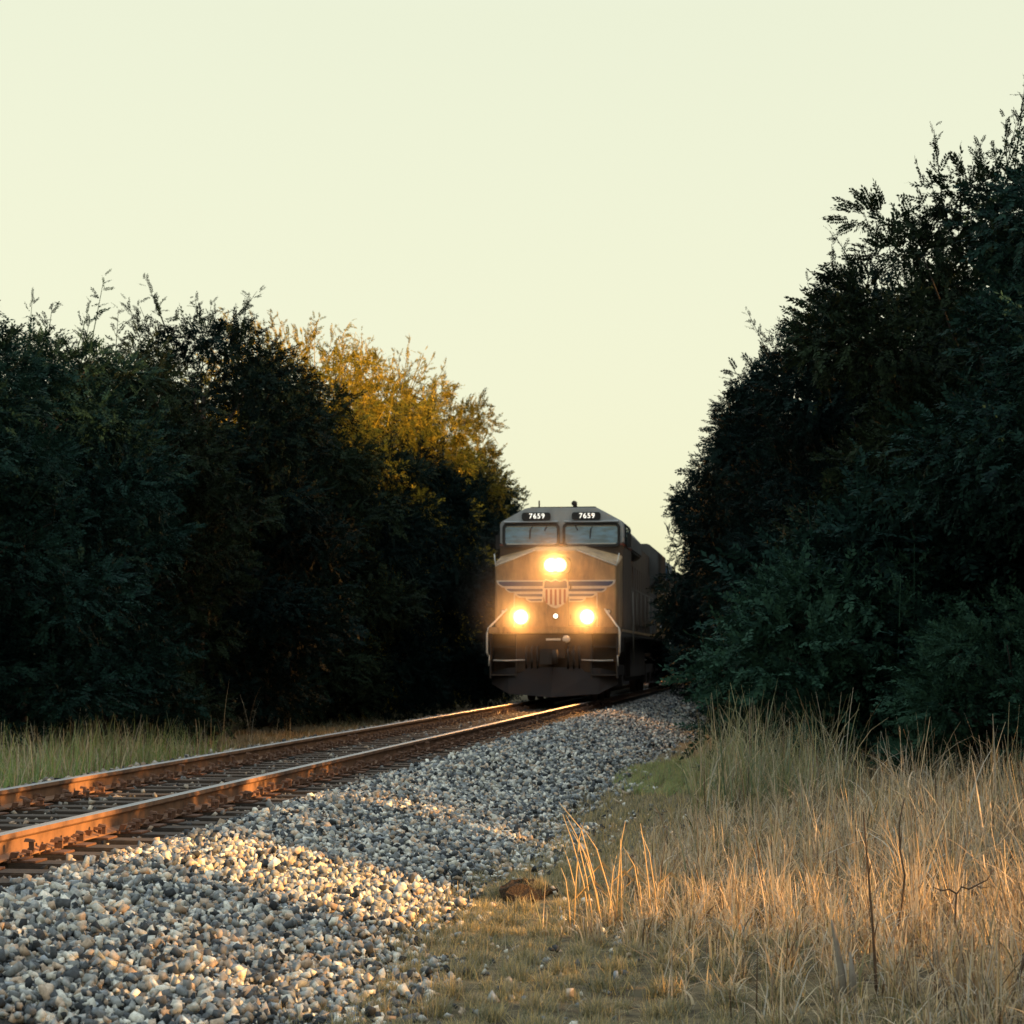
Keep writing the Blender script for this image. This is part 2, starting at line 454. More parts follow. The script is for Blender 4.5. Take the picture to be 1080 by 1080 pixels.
# ------------------------------------------------------------------ locomotive (front at y = 0, rail top at z = 0, runs back along +Y)
def text_mesh(name, body, size, mat, parent, loc):
    cu = bpy.data.curves.new(name, 'FONT'); cu.body = body; cu.size = size; cu.align_x = 'CENTER'; cu.align_y = 'CENTER'
    cu.extrude = .006; cu.space_character = 1.15
    to = bpy.data.objects.new(name, cu); col.objects.link(to)
    dg = bpy.context.evaluated_depsgraph_get()
    me = bpy.data.meshes.new_from_object(to.evaluated_get(dg))
    bpy.data.objects.remove(to); bpy.data.curves.remove(cu)
    me.materials.clear(); me.materials.append(mat)
    me.transform(Matrix.Rotation(R(90), 4, 'X'))
    o = link(name, me, parent); o.location = loc
    return o

def rrect(cx, cz, w, h, r, n=5):
    pts = []
    for sx, sz, a0 in ((1, 1, 0), (-1, 1, 90), (-1, -1, 180), (1, -1, 270)):
        for k in range(n + 1):
            a = R(a0 + 90 * k / n)
            pts.append((cx + sx * (w/2 - r) + r * math.cos(a), cz + sz * (h/2 - r) + r * math.sin(a)))
    return pts

def make_loco():
    L = empty('locomotive', (TRACK_X, LOCO_Y, RAIL_Z))
    Y, G, D, K, W = M['yellow'], M['grey'], M['dark'], M['black'], M['white']
    # nose: wide short hood, faceted
    fr = [(-1.40, .62, 1.76), (-1.43, .62, 3.20), (-.52, .66, 3.56), (.52, .66, 3.56), (1.43, .62, 3.20), (1.40, .62, 1.76)]
    mid = [(-1.47, .80, 1.76), (-1.48, .82, 3.30), (-.56, .95, 3.66), (.56, .95, 3.66), (1.48, .82, 3.30), (1.47, .80, 1.76)]
    bk = [(-1.48, 1.9, 1.76), (-1.49, 1.9, 3.50), (-.58, 1.9, 3.74), (.58, 1.9, 3.74), (1.49, 1.9, 3.50), (1.48, 1.9, 1.76)]
    nose = MB().loft([fr, mid, bk]).build('nose', Y, L, .02)
    for s in (-1, 1):
        MB().tube([(s*.50, .635, 3.575), (s*1.435, .605, 3.205), (s*1.49, .80, 3.50)], .015, 6).build('edge_stripe', W, nose)
    # nose door and its furniture, on the right half
    nd = MB(); nd.box(.30, .31, .598, .618, 1.80, 3.35); nd.box(.30, 1.02, .598, .618, 1.79, 1.80)
    nd.build('door_seam', K, nose)
    h = MB()
    for z in (3.22, 2.72, 2.0): h.box(.335, .375, .57, .62, z - .06, z + .06)
    h.build('hinge', D, nose)
    h = MB()
    for sx in (-1, 1):
        for z in (2.55, 2.0): h.tube([(sx*.98, .62, z), (sx*.98, .55, z), (sx*.98, .55, z - .34), (sx*.98, .62, z - .34)], .013, 6)
    h.build('grab_iron', W, nose)
    # headlight pair at the top of the nose
    hl = MB().prism_y(rrect(0, 3.22, .74, .40, .12), .50, .64).build('headlight', K, L, .01)
    ln = MB()
    for sx in (-1, 1): ln.disc_y(sx * .105, 3.22 + sx * .0, [(.50 - sx*.002, .165), (.48 - sx*.002, .16), (.462 - sx*.002, .125), (.455 - sx*.002, .02)])
    ln.build('lens', M['lamp'], hl)
    # ditch lights
    for sx in (-1, 1):
        d = MB().disc_y(sx * .78, 1.99, [(.42, .10), (.40, .19), (.24, .20), (.22, .18)])
        d.box(sx*.78 - .05, sx*.78 + .05, .26, .40, 1.70, 1.82)
        d = d.build('ditch_light', K, L)
        MB().disc_y(sx * .78, 1.99, [(.219, .175), (.20, .165), (.185, .12), (.18, .02)]).build('lens', M['lamp'], d)
    cl = MB().disc_y(0, 2.02, [(.62, .07), (.58, .07), (.57, .055)]).build('marker_light', D, L)
    MB().disc_y(0, 2.02, [(.569, .05), (.555, .045), (.548, .02)], 16).build('lens', M['bulb'], cl)
    for sx in (-1, 1):
        cl = MB().disc_y(sx * 1.25, 2.12, [(.62, .06), (.58, .06)]).build('marker_light', D, L)
        MB().disc_y(sx * 1.25, 2.12, [(.579, .045), (.565, .04)], 16).build('lens', M['white'], cl)
    # winged shield emblem on the nose
    em = empty('x', (0, 0, 0)); bpy.data.objects.remove(em)
    yw = .612
    def feather(sx, x0, x1, z0, z1, sl, y0, y1, r=0.0):
        return [(sx * x0, z1), (sx * x1, z1), (sx * (x1 - sl * .25), z1 - (z1 - z0) * .55), (sx * (x1 - sl), z0), (sx * x0, z0)]
    wing = MB(); blue = MB()
    rows = [(.24, 1.42, 2.70, 2.87, .14), (.26, 1.22, 2.575, 2.70, .12), (.29, .98, 2.455, 2.575, .11), (.30, .72, 2.35, 2.455, .10)]
    for sx in (-1, 1):
        for i, (x0, x1, z0, z1, sl) in enumerate(rows):
            wing.prism_y(feather(sx, x0, x1, z0, z1 - .002, sl, 0, 0), yw - .012 - .0004*i, yw + .01)
            blue.prism_y(feather(sx, x0 + .03, x1 - .055, z0 + (.028 if i else .03), z1 - .034, sl * .8, 0, 0), yw - .021 - .0004*i, yw - .0125 - .0004*i)
    em = wing.build('emblem', W, L)
    blue.build('wing_feather', M['blue'], em)
    sh = [(-.30, 2.84), (-.24, 2.90), (-.10, 2.86), (0, 2.90), (.10, 2.86), (.24, 2.90), (.30, 2.84), (.31, 2.55), (.24, 2.34), (.11, 2.235), (0, 2.20), (-.11, 2.235), (-.24, 2.34), (-.31, 2.55)]
    s_ = MB().prism_y(sh, yw - .032, yw - .02).build('shield', W, em)
    MB().prism_y([(-.265, 2.83), (-.22, 2.86), (-.10, 2.825), (0, 2.865), (.10, 2.825), (.22, 2.86), (.265, 2.83), (.272, 2.68), (-.272, 2.68)], yw - .040, yw - .0322).build('shield_band', M['blue'], em)
    st = MB()
    for k in range(5):
        x = -.215 + .1075 * k
        zb = 2.27 + .42 * abs(x) ** 1.3
        st.box(x - .026, x + .026, yw - .041, yw - .0322, zb, 2.65)
    st.build('shield_stripe', M['red'], em)
    # cab
    lo = [(-1.50, 1.76), (-1.50, 3.76), (1.50, 3.76), (1.50, 1.76)]
    MB().prism_y(lo, 1.9, 4.7).build('cab', M['shaded_side'], L, .015)
    MB().prism_y([(-1.505, 3.762), (-1.505, 3.80), (1.505, 3.80), (1.505, 3.762)], 1.895, 4.705).build('red_line', M['red'], L)
    hi = [(-1.50, 3.802), (-1.50, 4.33), (-.86, 4.68), (.86, 4.68), (1.50, 4.33), (1.50, 3.802)]
    roof = MB().prism_y(hi, 1.9, 4.7).build('cab_roof', G, L, .03)
    rb = MB(); rb.box(-.80, .80, 2.3, 4.4, 4.67, 4.73)
    rb.tube([(-.55, 2.0, 4.68), (-.55, 2.0, 4.86)], .02, 6); rb.tube([(.30, 2.3, 4.70), (.30, 2.3, 4.84)], .05, 8)
    rb.tube([(.30, 2.05, 4.79), (.30, 2.55, 4.79)], [.07, .03], 8)
    rb.build('roof_horn', D, roof)
    for sx in (-1, 1):
        cx, cz = sx * .735, 4.01
        w = MB().prism_y(rrect(cx, cz, 1.30, .48, .08), 1.872, 1.905).build('windshield', M['glass'], L)
        outer, inner = rrect(cx, cz, 1.40, .585, .12), rrect(cx, cz, 1.27, .455, .075)
        fm = MB()
        n = len(outer)
        vs = [(x, 1.835, z) for x, z in outer] + [(x, 1.835, z) for x, z in inner] + [(x, 1.91, z) for x, z in outer] + [(x, 1.91, z) for x, z in inner]
        fs = []
        for i in range(n):
            j = (i + 1) % n
            fs += [(i, j, n+j, n+i), (2*n+i, 3*n+i, 3*n+j, 2*n+j), (i, 2*n+i, 2*n+j, j), (n+i, n+j, 3*n+j, 3*n+i)]
        fm.add(vs, fs); fm.build('frame', K, w)
        wp = MB()
        wp.tube([(cx + .1, 1.83, 4.34), (cx - .02, 1.82, 4.13), (cx - .03, 1.82, 3.92)], .013, 6)
        wp.tube([(cx - sx*.45, 1.83, 4.34), (cx - sx*.33, 1.82, 4.12)], .013, 6)
        wp.build('wiper', K, w)
        gk = MB(); gk.box(cx - .60, cx + .60, 1.862, 1.870, cz - .225, cz - .200); gk.box(cx - .60, cx + .60, 1.862, 1.870, cz + .205, cz + .222)
        gk.build('seal', W, w)
        nb = MB().prism_y(rrect(sx * .61, 4.465, .70, .19, .06), 1.84, 1.92).build('number_board', K, L)
        text_mesh('number', '7659', .175, M['digit'], nb, (sx * .61 + .02, 1.834, 4.468))
        ev = MB().prism_x([(1.78, 4.335), (1.9, 4.36), (1.9, 4.325), (1.78, 4.315)], cx - .66, cx + .66).build('window_visor', G, L)
        # cab side window and mirror
        sw = MB(); sw.box(sx*1.502 - .012, sx*1.502 + .012, 2.5, 3.9, 3.82, 4.26)
        sw = sw.build('side_window', M['glass'], L)
        f2 = MB()
        xs = sorted((sx*1.50, sx*1.53))
        for y0, y1, z0, z1 in ((2.44, 2.5, 3.82, 4.26), (3.9, 3.96, 3.82, 4.26), (2.44, 3.96, 4.26, 4.30), (2.44, 3.96, 3.805, 3.82)): f2.box(xs[0], xs[1], y0, y1, z0, z1)
        f2.build('frame', K, sw)
        mr = MB(); mr.box(sx*1.62 - .05, sx*1.62 + .05, 2.36, 2.39, 3.72, 4.05); mr.tube([(sx*1.5, 2.38, 4.08), (sx*1.62, 2.38, 4.04)], .012, 6)
        mr.build('mirror', K, L)
    # platform, pilot and plow
    MB().box(-1.52, 1.52, .0, 1.0, 1.60, 1.755).build('front_platform', Y, L, .015)
    pl = MB(); pl.box(-.86, .86, .06, .5, .70, 1.598); pl.box(-.30, .30, -.14, .06, 1.02, 1.42)
    pl.box(-1.46, -.862, .46, .52, .70, 1.598); pl.box(.862, 1.46, .46, .52, .70, 1.598)
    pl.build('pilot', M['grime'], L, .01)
    for sx in (-1, 1):
        sb = MB()
        for z in (.62, .95, 1.28):
            x0, x1 = sorted((sx*.87, sx*1.46)); sb.box(x0, x1, .06 + (z-.62)*.25, .455, z, z + .035)
        for x in (.865, 1.465):
            x0, x1 = sorted((sx*x, sx*(x+.03))); sb.box(x0, x1, .05, .457, .56, 1.596)
        sb.build('step', D, L)
        MB().tube([(sx*1.40, .03, .98), (sx*1.10, .0, .97), (sx*.66, .0, .985)], .018, 6).build('uncoupling_lever', W, L)
        hr = MB().tube([(sx*1.16, .60, 2.18), (sx*1.22, .45, 2.10), (sx*1.53, .05, 1.72), (sx*1.555, .0, 1.62), (sx*1.555, .0, 1.16), (sx*1.53, .05, 1.08)], .024, 8)
        hr.tube([(sx*1.50, .05, 1.10), (sx*1.515, .04, .85)], .014, 6)
        hr.build('front_handrail', W, L)
        for k in range(3):
            x = sx * (.36 + .13 * k)
            MB().tube([(x, .03, 1.30), (x, -.12, 1.18), (x + .01, -.15, .95), (x, -.06, .80)], .028, 8).build('air_hose', K, L)
    bl = MB()
    bot = [(-1.48, .30, .42), (-1.05, .02, .20), (0, -.42, .13), (1.05, .02, .20), (1.48, .30, .42)]
    top = [(-1.48, .42, .70), (-1.1, .22, .80), (0, -.16, .82), (1.1, .22, .80), (1.48, .42, .70)]
    bl.loft([bot + [(p[0], p[1] + .06, p[2]) for p in bot[::-1]], top + [(p[0], p[1] + .06, p[2]) for p in top[::-1]]])
    bl.build('plow', M['plow'], L)
    cp = MB(); cp.box(-.10, .10, -.55, -.14, .98, 1.14)
    cp.loft([[(-.13, -.52, .90), (.16, -.52, .90), (.16, -.52, 1.22), (-.13, -.52, 1.22)], [(-.20, -.66, .88), (.18, -.70, .88), (.18, -.70, 1.24), (-.20, -.66, 1.24)],
             [(-.22, -.84, .88), (-.06, -.80, .88), (-.06, -.80, 1.24), (-.22, -.84, 1.24)]])
    cp.tube([(.12, -.74, .90), (.12, -.74, 1.22)], .075, 10)
    cp.build('coupler', D, L, .01)
    rc = MB(); rc.box(-.17, .17, .045, .06, 1.44, 1.49); rc.build('receptacle', W, L)
    rc = MB().disc_y(.31, 1.47, [(.05, .09), (-.02, .09), (-.04, .06)]).build('brake_valve', W, L)
    # body behind the cab
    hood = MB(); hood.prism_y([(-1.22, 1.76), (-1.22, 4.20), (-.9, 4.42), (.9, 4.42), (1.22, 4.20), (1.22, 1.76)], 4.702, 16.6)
    hood = hood.build('hood', M['shaded_side'], L, .02)
    for k in range(12):
        y = 5.2 + k * .95
        for sx in (-1, 1):
            x0, x1 = sorted((sx*1.215, sx*1.245)); MB().box(x0, x1, y, y + .80, 1.95, 3.55).build('hood_door', M['shaded_side'], hood, .01)
    tp = MB(); tp.prism_y([(-1.30, 3.70), (-1.46, 3.82), (-1.46, 4.18), (-1.22, 4.44), (1.22, 4.44), (1.46, 4.18), (1.46, 3.82), (1.30, 3.70)], 4.9, 9.4)
    tp.build('equipment_cabinet', M['greyd'], L, .03)
    sk = MB(); sk.box(-.5, .5, 10.6, 12.4, 4.40, 4.58); sk.build('exhaust_stack', D, L, .04)
    rd = MB(); rd.prism_y([(-1.22, 1.76), (-1.22, 3.2), (-1.5, 3.55), (-1.5, 4.35), (-1.2, 4.60), (1.2, 4.60), (1.5, 4.35), (1.5, 3.55), (1.22, 3.2), (1.22, 1.76)], 16.602, 20.9)
    rd = rd.build('radiator', M['greyd'], L, .03)
    for sx in (-1, 1):
        gr = MB(); x0, x1 = sorted((sx*1.49, sx*1.515)); gr.box(x0, x1, 16.85, 20.65, 3.60, 4.34)
        for k in range(14):
            x0, x1 = sorted((sx*1.512, sx*1.535)); gr.box(x0, x1, 16.9, 20.6, 3.62 + k*.05, 3.645 + k*.05)
        gr.build('grille', D, rd)
    fl = MB(); fl.box(-1.525, 1.525, 1.002, 21.6, 1.58, 1.75); fl.build('walkway', D, L, .01)
    ss = MB()
    for sx in (-1, 1):
        x0, x1 = sorted((sx*1.526, sx*1.540)); ss.box(x0, x1, 1.0, 21.6, 1.66, 1.72)
    ss.build('side_stripe', Y, L)
    MB().box(-1.25, 1.25, 7.6, 14.0, .42, 1.578).build('fuel_tank', D, L, .12)
    MB().box(-1.1, 1.1, 1.2, 21.2, 1.20, 1.579).build('underframe', D, L)
    for y0 in (1.7, 15.2):
        tr = MB()
        for sx in (-1, 1):
            xs = sorted((sx*.98, sx*1.18))
            tr.box(xs[0], xs[1], y0, y0 + 4.9, .58, .86)
            for k in range(3): tr.box(xs[0], xs[1] + .0, y0 + .25 + k*1.85, y0 + .75 + k*1.85, .30, .62)
        tr = tr.build('truck', D, L, .02)
        for k in range(3):
            wh = MB()
            for sx in (-1, 1):
                x0, x1 = sorted((sx*.69, sx*.83)); wh.disc_x(y0 + .5 + k*1.85, .535, [(x0, .53 if sx > 0 else .56), (x1, .56 if sx > 0 else .53)] if False else [(x0, .53), (x1, .53)], 28)
            wh.tube([(-.7, y0 + .5 + k*1.85, .535), (.7, y0 + .5 + k*1.85, .535)], .1, 10)
            wh.build('wheel', M['plate'], tr)
    for sx in (-1, 1):
        hr = MB()
        for y in [5.0 + 1.75*k for k in range(10)]: hr.tube([(sx*1.50, y, 1.75), (sx*1.50, y, 2.80)], .018, 6)
        hr.tube([(sx*1.50, 4.8, 2.80), (sx*1.50, 20.9, 2.80)], .018, 6)
        hr.tube([(sx*1.535, 4.75, 2.7), (sx*1.55, 4.75, .9)], .022, 6)
        hr.tube([(sx*1.535, 21.2, 2.7), (sx*1.55, 21.2, .8)], .022, 6)
        hr.build('side_handrail', M['steelw'], L)
    return L

loco = make_loco()
tag(loco, 'yellow and grey diesel locomotive with its three headlights lit, number 7659', 'locomotive', 'locomotives of the train')
loco2 = copy_tree(loco)
loco2.location = (TRACK_X - .05, LOCO_Y + 23.4, RAIL_Z)
loco2['label'] = 'second locomotive coupled behind the lit yellow locomotive, mostly hidden by trees'
off_lamp, off_num = M['glass'], M['white']
for ch in loco2.children_recursive:              # the trailing unit runs with its lamps off
    if ch.name.startswith('lens'):
        ch.material_slots[0].link = 'OBJECT'; ch.material_slots[0].material = off_lamp
    elif ch.name.startswith('number') and not ch.name.startswith('number_board'):
        ch.material_slots[0].link = 'OBJECT'; ch.material_slots[0].material = off_num

BLOOM_BASE, BLOOM_LAMP = .006, .36
# headlamps: real lamps just ahead of each lens
def lamp(x, y, z, e, parent=None):
    d = bpy.data.lights.new('headlamp', 'SPOT'); d.energy = e; d.color = (1.0, .44, .11); d.shadow_soft_size = .12
    d.spot_size = R(112); d.spot_blend = .6; d.specular_factor = .35
    o = bpy.data.objects.new('headlamp', d); col.objects.link(o); o.parent = loco
    o.location = (x, y, z); o.rotation_euler = (R(90), 0, math.pi) if False else (R(-90), 0, 0)
    return o
LAMPS = []
HEADS = ((0, .36, 3.22, 600), (-.78, .06, 1.99, 480), (.78, .06, 1.99, 480))
for x, y, z, e in HEADS:
    o = lamp(x, y, z, e)                         # the beam
    o = lamp(x, y - .12, z, 2.0); o.data.type = 'POINT'   # spill from the bare lens onto the paint round it
# added scattering volume before the engine, standing in for lens bloom round the lamps
hz = MB()
n = 24
hz.loft([[(2.4*math.sin(a)*math.cos(t), -1.3*math.cos(a), 2.1*math.sin(a)*math.sin(t)) for t in [2*math.pi*k/n for k in range(n)]] for a in [R(2) + R(176)*q/14 for q in range(15)]], 0, True, True)
hm, hnt, hb = new_mat('bloom_volume'); hnt.nodes.remove(hb)
pv = N(hnt, 'ShaderNodeVolumePrincipled'); pv.inputs['Color'].default_value = (.95, .88, .8, 1); pv.inputs['Anisotropy'].default_value = .1
tc = N(hnt, 'ShaderNodeTexCoord')
HZ0 = Vector((0, -.1, 2.5))
def vmath(op, a, b=None):
    q = N(hnt, 'ShaderNodeVectorMath', operation=op); hnt.links.new(a, q.inputs[0])
    if b is not None: q.inputs[1].default_value = b
    return q
def fmath(op, a, b=None, c=None):
    q = N(hnt, 'ShaderNodeMath', operation=op)
    for i_, v_ in enumerate((a, b, c)):
        if v_ is None: continue
        if isinstance(v_, (int, float)): q.inputs[i_].default_value = v_
        else: hnt.links.new(v_, q.inputs[i_])
    return q.outputs[0]
ell = vmath('LENGTH', vmath('MULTIPLY', tc.outputs['Object'], (1/2.4, 1/1.3, 1/2.1)).outputs[0]).outputs['Value']
dens = fmath('MULTIPLY', fmath('POWER', fmath('MAXIMUM', fmath('SUBTRACT', 1.0, ell), 0.0), 1.5), BLOOM_BASE)
for x, y, z, e in HEADS:
    r_ = vmath('LENGTH', vmath('SUBTRACT', tc.outputs['Object'], Vector((x, y, z)) - HZ0).outputs[0]).outputs['Value']
    gs = fmath('EXPONENT', fmath('MULTIPLY', r_, -1 / .38))
    dens = fmath('MULTIPLY_ADD', gs, BLOOM_LAMP, dens)
hnt.links.new(dens, pv.inputs['Density'])
hnt.links.new(pv.outputs[0], hnt.nodes['Material Output'].inputs['Volume'])
hz = hz.build('bloom', hm); hz.location = Vector((TRACK_X, LOCO_Y, RAIL_Z)) + HZ0
tag(hz, 'thin dusty air glowing round the lit headlights of the locomotive', 'bloom', kind='stuff')

# ------------------------------------------------------------------ trees
def sprig(nl, L, ll, lw, seed):
    """leafy twig along +X: two rows of leaves and a tip leaf, every leaf one folded quad"""
    r = np.random.default_rng(seed); V = []; F = []
    for k in range(nl):
        t = .12 + .86 * (k // 2) / max(1, (nl - 1) // 2)
        side = 1 if k % 2 else -1
        if k == nl - 1: side = 0
        p = np.array([L * t, 0, -.10 * L * t * t])
        ang = side * R(52 + r.uniform(-14, 14)); tilt = r.uniform(-.5, .25)
        d = np.array([math.cos(ang), math.sin(ang), tilt]); d /= np.linalg.norm(d)
        w = np.cross(d, np.array([r.uniform(-.5, .5), r.uniform(-.5, .5), 1.0])); w /= np.linalg.norm(w)
        l = ll * r.uniform(.75, 1.2); b = len(V)
        V += [p, p + d*l*.45 + w*lw*.5, p + d*l, p + d*l*.45 - w*lw*.5]
        F.append((b, b+1, b+2, b+3))
    return np.array(V), np.array(F)
SPRIGS = [sprig(19, .34, .066, .034, s) for s in range(6)] + [sprig(15, .24, .066, .038, 20 + s) for s in range(4)]

def place_sprigs(P, Dirs, scale, rg):
    """sprig instances merged into one vertex/face array"""
    V, F = [], []; base = 0
    Dn = Dirs / np.linalg.norm(Dirs, axis=1)[:, None]
    ref = rg.normal(size=Dn.shape) * .6 + np.array([0, 0, 1.0])
    Yv = np.cross(ref, Dn); Yv /= np.linalg.norm(Yv, axis=1)[:, None] + 1e-9
    Zv = np.cross(Dn, Yv)
    Mx = np.stack([Dn, Yv, Zv], -1)
    which = rg.integers(0, len(SPRIGS), len(P))
    for k, (sv, sf_) in enumerate(SPRIGS):
        i = np.nonzero(which == k)[0]
        if not len(i): continue
        p = np.einsum('nij,vj->nvi', Mx[i], sv) * scale[i][:, None, None] + P[i][:, None, :]
        V.append(p.reshape(-1, 3)); m = len(sv)
        F.append((sf_[None] + (base + np.arange(len(i)) * m)[:, None, None]).reshape(-1, 4)); base += len(i) * m
    return np.concatenate(V), np.concatenate(F)

def crown_mesh(name, H, Rad, ncl, per, seed, low=.03, wide=.42, shoots=40, sparse_low=0.0):
    rg = np.random.default_rng(seed)
    ph = rg.uniform(0, 6.28, 6)
    def prof(u, a):
        r = np.where(u < wide, .72 + .28 * np.sin(np.clip(u / wide, 0, 1) * math.pi / 2), np.sqrt(np.clip(1 - ((u - wide) / (1.0 - wide)) ** 2, 0, 1)))
        return Rad * r * (1 + .18 * np.sin(2*a + ph[0]) * np.sin(5*u + ph[1]) + .13 * np.sin(3*a + ph[2] + 7*u))
    u = low + (1 - low) * rg.random(ncl) ** .92 * .96
    a = rg.uniform(0, 2*math.pi, ncl)
    k = rg.uniform(.35, 1.0, ncl) ** .55
    if sparse_low: keep = rg.random(ncl) > sparse_low * np.clip(1.2 - 2*u, 0, 1); u, a, k = u[keep], a[keep], k[keep]
    rr = prof(u, a) * k
    C = np.stack([rr*np.cos(a), rr*np.sin(a), u * H * .97], -1)
    cr = rg.uniform(.40, .80, len(C)) * (.6 + .4 * np.clip((1 - u) * 3, .4, 1))
    P, Dd, S = [], [], []
    for c, r_ in zip(C, cr):
        n = int(2.25 * per * (r_ / .6) ** 2)
        d = rg.normal(size=(n, 3)); d[:, 2] = d[:, 2] * .8 + .1; d /= np.linalg.norm(d, axis=1)[:, None]
        out = np.array([c[0], c[1], 0]); out = out / (np.linalg.norm(out) + 1e-6)
        p = c + d * r_ * rg.uniform(.5, 1.0, (n, 1)) * np.array([1, 1, .75])
        dirs = d * .8 + out * .3 + np.array([0, 0, -.15]) + rg.normal(size=(n, 3)) * .6
        P.append(p); Dd.append(dirs); S.append(rg.uniform(.7, 1.25, n))
    # boughs that stick out of the mass
    for _ in range(22):
        uu = rg.uniform(.25, .90); aa = rg.uniform(0, 6.28); r0 = float(prof(np.array(uu), aa)) * .93 + rg.uniform(-.25, .25)
        c = np.array([r0*math.cos(aa), r0*math.sin(aa), uu * H + rg.uniform(0, .3)]); rb = rg.uniform(.22, .42); n = int(46 * (rb / .3) ** 2)
        d = rg.normal(size=(n, 3)); d /= np.linalg.norm(d, axis=1)[:, None]
        P.append(c + d * rb * rg.uniform(.3, 1, (n, 1)) * np.array([1, 1, .6])); Dd.append(d * .7 + np.array([math.cos(aa), math.sin(aa), .15]) * .7); S.append(rg.uniform(.6, 1.0, n))
        C = np.vstack([C, c[None]])
    # shoots standing clear of the outline
    TW = []
    for _ in range(shoots):
        uu = 1 - .55 * rg.random() ** 1.5; aa = rg.uniform(0, 6.28); r0 = float(prof(np.array(uu * .96), aa)) * rg.uniform(.5, 1)
        c = np.array([r0*math.cos(aa), r0*math.sin(aa), uu * H * .96])
        d = np.array([math.cos(aa)*rg.uniform(0, .8), math.sin(aa)*rg.uniform(0, .8), rg.uniform(.5, 1.3)]); d /= np.linalg.norm(d)
        Ls = rg.uniform(.35, .95)
        TW.append((c - d * .5, c + d * Ls * .95))
        n = int(Ls * 14); t = np.linspace(.1, 1, n)[:, None]
        P.append(c + d * Ls * t + rg.normal(size=(n, 3)) * .02); Dd.append(d + rg.normal(size=(n, 3)) * .75); S.append(np.linspace(.9, .45, n))
    P, Dd, S = np.concatenate(P), np.concatenate(Dd), np.concatenate(S)
    v, f = place_sprigs(P, Dd, S, rg)
    tv, tf = [], []
    for a_, b_ in TW:                       # the shoots' own twigs, thin three-sided rods
        d_ = b_ - a_; u_ = np.cross(d_, [.3, .5, .1]); u_ /= np.linalg.norm(u_); w_ = np.cross(d_, u_); w_ /= np.linalg.norm(w_)
        k0 = len(v) + len(tv)
        for p_, r__ in ((a_, .013), (b_, .005)):
            for t_ in (0, 2.09, 4.19): tv.append(p_ + (u_*math.cos(t_) + w_*math.sin(t_)) * r__)
        tf += [(k0, k0+1, k0+4, k0+3), (k0+1, k0+2, k0+5, k0+4), (k0+2, k0, k0+3, k0+5)]
    if tv: v = np.concatenate([v, np.array(tv)]); f = np.concatenate([f, np.array(tf)])
    v[:, 2] = np.maximum(v[:, 2], .04)
    o = big_mesh(name, v, f, M['leaf'])
    me = o.data; bpy.data.objects.remove(o)
    return me, C

def trunk_mesh(name, H, C, seed):
    rg = random.Random(seed); mb = MB()
    top = H * .8
    pts = []; x = y = 0
    for k in range(8):
        pts.append((x, y, -.1 + top * k / 7)); x += rg.uniform(-.10, .10); y += rg.uniform(-.10, .10)
    mb.tube(pts, [.19 * (1 - .85 * k / 7) for k in range(8)], 8)
    idx = list(range(len(C))); rg.shuffle(idx)
    for i in idx[:26]:
        c = C[i]; z0 = max(.5, c[2] * rg.uniform(.45, .75)); j = min(7, max(0, z0 / top * 7)); b = pts[int(j)]
        s = Vector((b[0], b[1], z0)); e = Vector(c); m_ = s.lerp(e, .5) + Vector((0, 0, rg.uniform(-.1, .25)))
        k1 = s.lerp(m_, .5) + Vector((rg.uniform(-.12, .12), rg.uniform(-.12, .12), rg.uniform(-.08, .08))); k2 = m_.lerp(e, .5) + Vector((rg.uniform(-.12, .12), rg.uniform(-.12, .12), rg.uniform(-.08, .08)))
        mb.tube([s, k1, m_, k2, s.lerp(e, .97)], [.042, .034, .025, .016, .006], 5)
    me_o = mb.build(name, M['bark']); me = me_o.data; bpy.data.objects.remove(me_o)
    return me

HC = 8.0
VARS = []
for k, (rad, ncl, per, wide, sh, sl) in enumerate([(2.7, 120, 46, .40, 46, 0), (2.5, 110, 48, .48, 60, 0), (2.9, 130, 44, .35, 50, 0), (2.4, 105, 48, .52, 70, 0), (2.6, 84, 40, .62, 70, .75), (2.4, 70, 38, .62, 90, .5)]):
    cm, C = crown_mesh('crown', HC, rad, ncl, per, 40 + k, .02, wide, sh, sl)
    VARS.append((cm, trunk_mesh('trunk', HC, C, 70 + k)))
cm, C = crown_mesh('crown', HC, 2.6, 70, 46, 61, .40, .62, 20)          # a tree with a clear trunk, its crown begins well above the grass
VARS.append((cm, trunk_mesh('trunk', HC, C, 62)))
shrub_me, shrubC = crown_mesh('foliage', 2.4, 1.35, 34, 42, 91, .03, .5, 16)
shrub_tr = trunk_mesh('stem', 2.4, shrubC, 92)
shrub_me2, shrubC2 = crown_mesh('foliage', 2.4, 1.5, 30, 42, 93, .03, .4, 22)

def tree(name, x, y, H, var, rz, wid, mat, label, group, cat='tree'):
    s = H / HC
    t = empty(name, (x, y, float(ground_z(x, y)) - .03), rz, (s * wid, s * wid, s))
    tag(t, label, cat, group)
    cm, tm = VARS[var]
    c = link('crown', cm, t); c.material_slots[0].link = 'OBJECT'; c.material_slots[0].material = mat
    link('trunk', tm, t)
    return t

